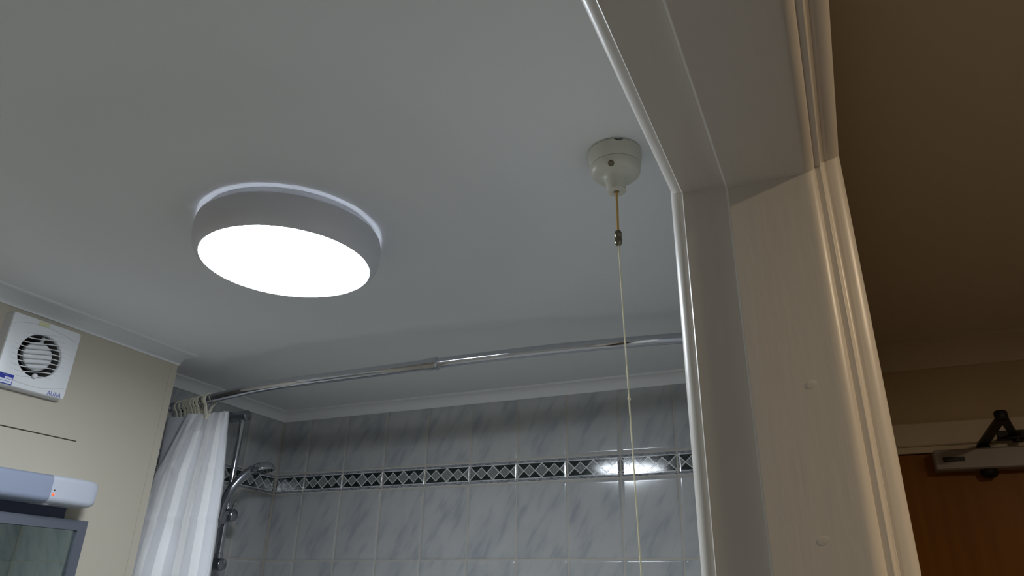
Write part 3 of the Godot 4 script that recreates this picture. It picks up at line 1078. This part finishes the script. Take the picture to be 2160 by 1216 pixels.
func build_fan() -> void:
	var cy := 0.461
	var cd := 0.899
	var f := CREAM + 0.0275
	var t := thing("extractor_fan", "square white wall extractor fan with wavy louvres", "fan", P(CREAM, cy, cd))
	var m := MB.new()
	var N := 192
	m.loft([sq_ring(CREAM + 0.014, 0, 0.0465, 0, cy, cd, N), sq_ring(f - 0.0010, 0, 0.0465, 0, cy, cd, N), sq_ring(f, 0, 0.0475, 0, cy, cd, N)], true, [], false, false)
	var last := sq_ring(f, 0, 0.0475, 0, cy, cd, N)
	var o1 := sq_ring(f, 0, 0.0730, 34, cy, cd, N)
	for j in N:
		var k := (j + 1) % N
		m.quad(last[j], last[k], o1[k], o1[j], 5)
	var o2 := sq_ring(f - 0.0008, 0, 0.0750, 36, cy, cd, N)
	var o3 := sq_ring(f - 0.0035, 0, 0.0762, 38, cy, cd, N)
	var o4 := sq_ring(CREAM, 0, 0.0772, 40, cy, cd, N)
	for pr in [[o1, o2, 5], [o2, o3, 6], [o3, o4, 7]]:
		for j in N:
			var k := (j + 1) % N
			m.quad(pr[0][j], pr[0][k], pr[1][k], pr[1][j], pr[2])
	put(m, "cover", M.white_plastic, t)
	m = MB.new()
	m.lathe(P(CREAM, cy, cd), Vector3.RIGHT, [[0.0, -0.14], [0.0463, -0.14], [0.0463, 0.020]], 48)
	put(m, "duct", M.duct, t, "grey fan duct")
	m = MB.new()
	m.lathe(P(CREAM, cy + 0.002, cd + 0.003), Vector3.RIGHT, [[0.0312, 0.004], [0.0312, 0.0135], [0.0295, 0.0155], [0.015, 0.0162], [0.0, 0.0164]], 48, 0.6)
	put(m, "hub", M.white_plastic, t, "pale round motor hub")
	for a in [80.0]:
		m = MB.new()
		var dir := Vector2(cos(deg_to_rad(a)), sin(deg_to_rad(a)))
		m.tube(PackedVector3Array([P(CREAM + 0.008, cy + 0.002 + dir.y * 0.030, cd + dir.x * 0.030), P(CREAM + 0.008, cy + dir.y * 0.047, cd + dir.x * 0.047)]), [0.004], 8)
		put(m, "motor_arm", M.white_plastic, t)
	for i in 10:
		var dy := (i - 4.5) * 0.0104
		var L := 0.064 * sqrt(maxf(0.05, 1.0 - pow(dy / 0.062, 2.0)))
		m = MB.new()
		var rings := []
		for k in 33:
			var s := lerpf(-1.0, 1.0, k / 32.0)
			var dd := s * L
			var h := cy + 0.001 + dy + 0.080 * dd + 0.0032 * sin(PI * dd / 0.058)
			var tp := pow(clampf((1.0 - absf(s)) * 2.2, 0.02, 1.0), 0.6)
			var r := PackedVector3Array()
			for q in 10:
				var a := TAU * q / 10
				r.append(P(f - 0.0003 + cos(a) * 0.0024 * tp, h + sin(a) * 0.0011 * tp, cd + dd))
			rings.append(r)
		m.loft(rings)
		put(m, "louvre", M.white_plastic, t)
	m = MB.new()
	m.lathe(P(f, 0.4165, cd - 0.001), Vector3.RIGHT, [[0.0035, 0.0], [0.0052, 0.002], [0.0056, 0.004], [0.0045, 0.0068], [0.0, 0.0080]], 20, 2.0)
	put(m, "cord_bush", M.white_plastic, t)
	for e in [[[0.511, 0.826], [0.519, 0.842], [0.5245, 0.874], [0.5245, 0.904], [0.520, 0.942], [0.514, 0.966]], [[0.409, 0.832], [0.398, 0.861], [0.3955, 0.886], [0.3958, 0.914], [0.399, 0.934], [0.4055, 0.959], [0.408, 0.968]]]:
		var pts := []
		for q in e:
			pts.append(P(f + 0.0001, q[0], q[1]))
		m = MB.new()
		m.tube(catmull(pts, 5), [0.00035], 6)  # raised line, its grey painting the shade of a fine groove
		put(m, "groove_shade_line", M.crease, t)
	m = MB.new()
	m.box(P(f - 0.0003, 0.5245, 0.899), P(f + 0.0003, 0.5345, 0.877), 0.0001)
	put(m, "tape", M.tape, t, "small piece of yellowed tape")
	m = MB.new()
	var a0 := P(f + 0.0003, 0.4075, 0.829)
	m.quad(P(f + 0.0003, 0.4075, 0.8235 + 0.004), P(f + 0.0003, 0.4075, 0.8595), P(f + 0.0003, 0.3862, 0.8595), P(f + 0.0003, 0.3862, 0.8275), -1, Vector2(0.25, 0), Vector2(1, 0), Vector2(1, 1), Vector2(0.25, 1))
	put(m, "sticker", M.sticker, t, "blue and white printed sticker")
	var tm := TextMesh.new()
	tm.text = "AURA"
	var font := SystemFont.new()
	font.font_names = PackedStringArray(["Droid Sans"])
	tm.font = font
	tm.font_size = 32
	tm.pixel_size = 0.00038
	tm.depth = 0.0003
	tm.material = M.blue
	var o := MeshInstance3D.new()
	o.mesh = tm
	o.name = "lettering"
	o.set_meta("label", "blue lettering reading AURA")
	t.add_child(o, true)
	o.basis = Basis(Vector3.UP, PI / 2)
	o.position = P(f + 0.0002, 0.3908, 0.9505) - origin_of(t)

# ---------------------------------------------------------------- mirror and the light above it
func build_mirror_and_light() -> void:
	var t := thing("wall_mirror", "grey framed wall mirror below the strip light", "mirror", P(CREAM, -0.15, 0.86))
	var fx := CREAM + 0.015
	var top := 0.146
	var bot := -0.46
	var n0 := 0.60
	var n1 := 1.113
	var w := 0.021
	# mitred frame bars
	var sides := [[[top, n0], [top, n1], [top - w, n1 - w], [top - w, n0 + w]], [[top, n1], [bot, n1], [bot + w, n1 - w], [top - w, n1 - w]], [[bot, n1], [bot, n0], [bot + w, n0 + w], [bot + w, n1 - w]], [[bot, n0], [top, n0], [top - w, n0 + w], [bot + w, n0 + w]]]
	for s in sides:
		var m := MB.new()
		var r0 := PackedVector3Array()
		var r1 := PackedVector3Array()
		for q in s:
			r0.append(P(CREAM, q[0], q[1]))
			r1.append(P(fx, q[0], q[1]))
		m.loft([r0, r1], true, [-1, -1, -1, -1])
		put(m, "frame_bar", M.alu, t)
	var g := MB.new()
	g.box(P(CREAM + 0.001, bot + w + 0.0005, n1 - w - 0.0005), P(CREAM + 0.008, top - w - 0.0005, n0 + w + 0.0005))
	put(g, "mirror_glass", M.mirror, t, "greenish mirror glass showing tiles")
	# strip light
	var l := thing("mirror_strip_light", "pale blue-white strip light with glowing orange indicator", "light", P(CREAM, 0.20, 0.83))
	var m := MB.new()
	m.box(P(CREAM, 0.1465, 1.0615), P(CREAM + 0.006, 0.178, 0.60), 0.0005)
	put(m, "back_panel", M.slate, l, "dark slate panel under the strip light")
	for part in [[0.56, 0.974, 0.0, "diffuser"], [0.974, 1.084, 0.0012, "end_cap"]]:
		m = MB.new()
		var rings := []
		var ds := [part[0], part[1]] if part[3] == "diffuser" else [0.974, 0.976, 1.060, 1.070, 1.078, 1.083, 1.084]
		var ins := [0.0, 0.0] if part[3] == "diffuser" else [0.0006, 0.0, 0.0, 0.0012, 0.0042, 0.0100, 0.0140]
		for k in ds.size():
			var r := PackedVector3Array()
			var g2: float = part[2] - ins[k]
			var fr := CREAM + 0.070 + g2
			var y0 := 0.1685 - g2 * 0.8
			var y1 := 0.2225 + g2 * 0.8
			r.append(P(CREAM, 0.1685 - g2 * 0.4, ds[k]))
			r.append(P(CREAM, 0.2310 + g2 * 0.4, ds[k]))
			for q in 7:
				var a := PI / 2 * q / 6.0
				r.append(P(fr - 0.012 + 0.012 * sin(a), y1 - 0.010 + 0.010 * cos(a), ds[k]))
			for q in 7:
				var a := PI / 2 * q / 6.0
				r.append(P(fr - 0.014 + 0.014 * cos(a), y0 + 0.012 - 0.012 * sin(a), ds[k]))
			rings.append(r)
		var gr := [-1]
		for q in 15:
			gr.append(2)
		m.loft(rings, true, gr)
		put(m, part[3], M.shade_diffuser if part[3] == "diffuser" else M.cap_plastic, l)
	m = MB.new()
	m.lathe(P(CREAM + 0.052, 0.1700, 0.981), Vector3.DOWN, [[0.0, 0.0], [0.0075, 0.0], [0.0070, 0.0045], [0.0045, 0.0060], [0.0, 0.0062]], 20, 1.0)
	put(m, "switch_bush", M.cap_plastic, l)
	m = MB.new()
	m.lathe(P(CREAM + 0.0712, 0.1840, 0.9800), Vector3.RIGHT, [[0.0, -0.001], [0.0030, -0.001], [0.0026, 0.0008], [0.0, 0.0014]], 16, 1.5)
	put(m, "indicator", M.indicator, l, "orange indicator lamp")
	m = MB.new()
	m.lathe(P(CREAM + 0.0712, 0.1925, 0.9805), Vector3.RIGHT, [[0.0, -0.001], [0.0016, -0.001], [0.0016, 0.0003], [0.0, 0.0003]], 12)  # metal disc added where the casing has a small dark hole
	put(m, "hole_disc", M.brass, l, "small metal disc in place of a dark hole")

# ---------------------------------------------------------------- door closer
func build_closer() -> void:
	var dz := HALL_END - 0.012
	var t := thing("door_closer", "silver door closer with dark folding arm on wooden door", "door closer", P(0.30, 0.305, dz))
	var m := MB.new()
	m.box(P(0.183, 0.2845, dz), P(0.425, 0.328, dz - 0.043), 0.003)
	put(m, "body", M.closer, t)
	m = MB.new()
	m.box(P(0.1995, 0.3010, dz - 0.0425), P(0.2410, 0.3112, dz - 0.0436), 0.0002)
	var pl := put(m, "label_plate", M.plate, t, "small dark label with worn grey print")
	for e in [[0.2035, 0.2062], [0.2070, 0.2090], [0.2098, 0.2112], [0.2120, 0.2144], [0.2152, 0.2178], [0.2215, 0.2232], [0.2240, 0.2262]]:
		m = MB.new()
		m.box(P(e[0], 0.3044, dz - 0.0435), P(e[1], 0.3080, dz - 0.0438))
		put(m, "letter_mark", M.plate_print, pl)
	m = MB.new()
	m.lathe(P(0.283, 0.285, dz - 0.019), Vector3.DOWN, [[0.0, 0.0], [0.0165, 0.0], [0.0160, 0.010], [0.0120, 0.0165], [0.0, 0.0185]], 28, 1.0)
	put(m, "spindle_cap", M.arm, t, "black spindle cap")
	m = MB.new()
	m.lathe(P(0.283, 0.326, dz - 0.019), Vector3.UP, [[0.0, 0.0], [0.014, 0.0], [0.014, 0.008], [0.010, 0.014], [0.0, 0.014]], 24, 1.0)
	put(m, "spindle", M.arm, t)
	var elbow := P(0.288, 0.348, 1.610)
	for e in [[P(0.283, 0.338, dz - 0.019), elbow - Vector3(0, 0.004, 0), "main_arm", 0.0105], [elbow + Vector3(0, 0.004, 0), P(0.349, 0.356, dz - 0.004), "link_arm", 0.0085]]:
		var a: Vector3 = e[0]
		var b: Vector3 = e[1]
		var sd: Vector3 = (b - a).cross(Vector3.UP).normalized() * e[3]
		var th := Vector3(0, 0.0028, 0)
		m = MB.new()
		m.loft([PackedVector3Array([a - sd - th, a + sd - th, a + sd + th, a - sd + th]), PackedVector3Array([b - sd * 0.8 - th, b + sd * 0.8 - th, b + sd * 0.8 + th, b - sd * 0.8 + th])], true, [-1, -1, -1, -1])
		put(m, e[2], M.arm, t)
	m = MB.new()
	m.lathe(elbow, Vector3.UP, [[0.0, -0.012], [0.0085, -0.012], [0.0115, -0.009], [0.0115, 0.006], [0.0085, 0.009], [0.0, 0.010]], 20, 0.9)
	put(m, "elbow_joint", M.arm, t)
	m = MB.new()
	m.box(P(0.312, 0.3460, HALL_END - 0.018), P(0.372, 0.3500, HALL_END - 0.044), 0.001)
	m.box(P(0.316, 0.3502, HALL_END - 0.018), P(0.368, 0.3680, HALL_END - 0.022), 0.001)
	put(m, "frame_shoe", M.arm, t)
	m = MB.new()
	m.lathe(P(0.349, 0.350, HALL_END - 0.034), Vector3.UP, [[0.0, -0.010], [0.0100, -0.010], [0.0100, 0.010], [0.0070, 0.013], [0.0, 0.013]], 20, 0.9)
	put(m, "shoe_pivot", M.arm, t)
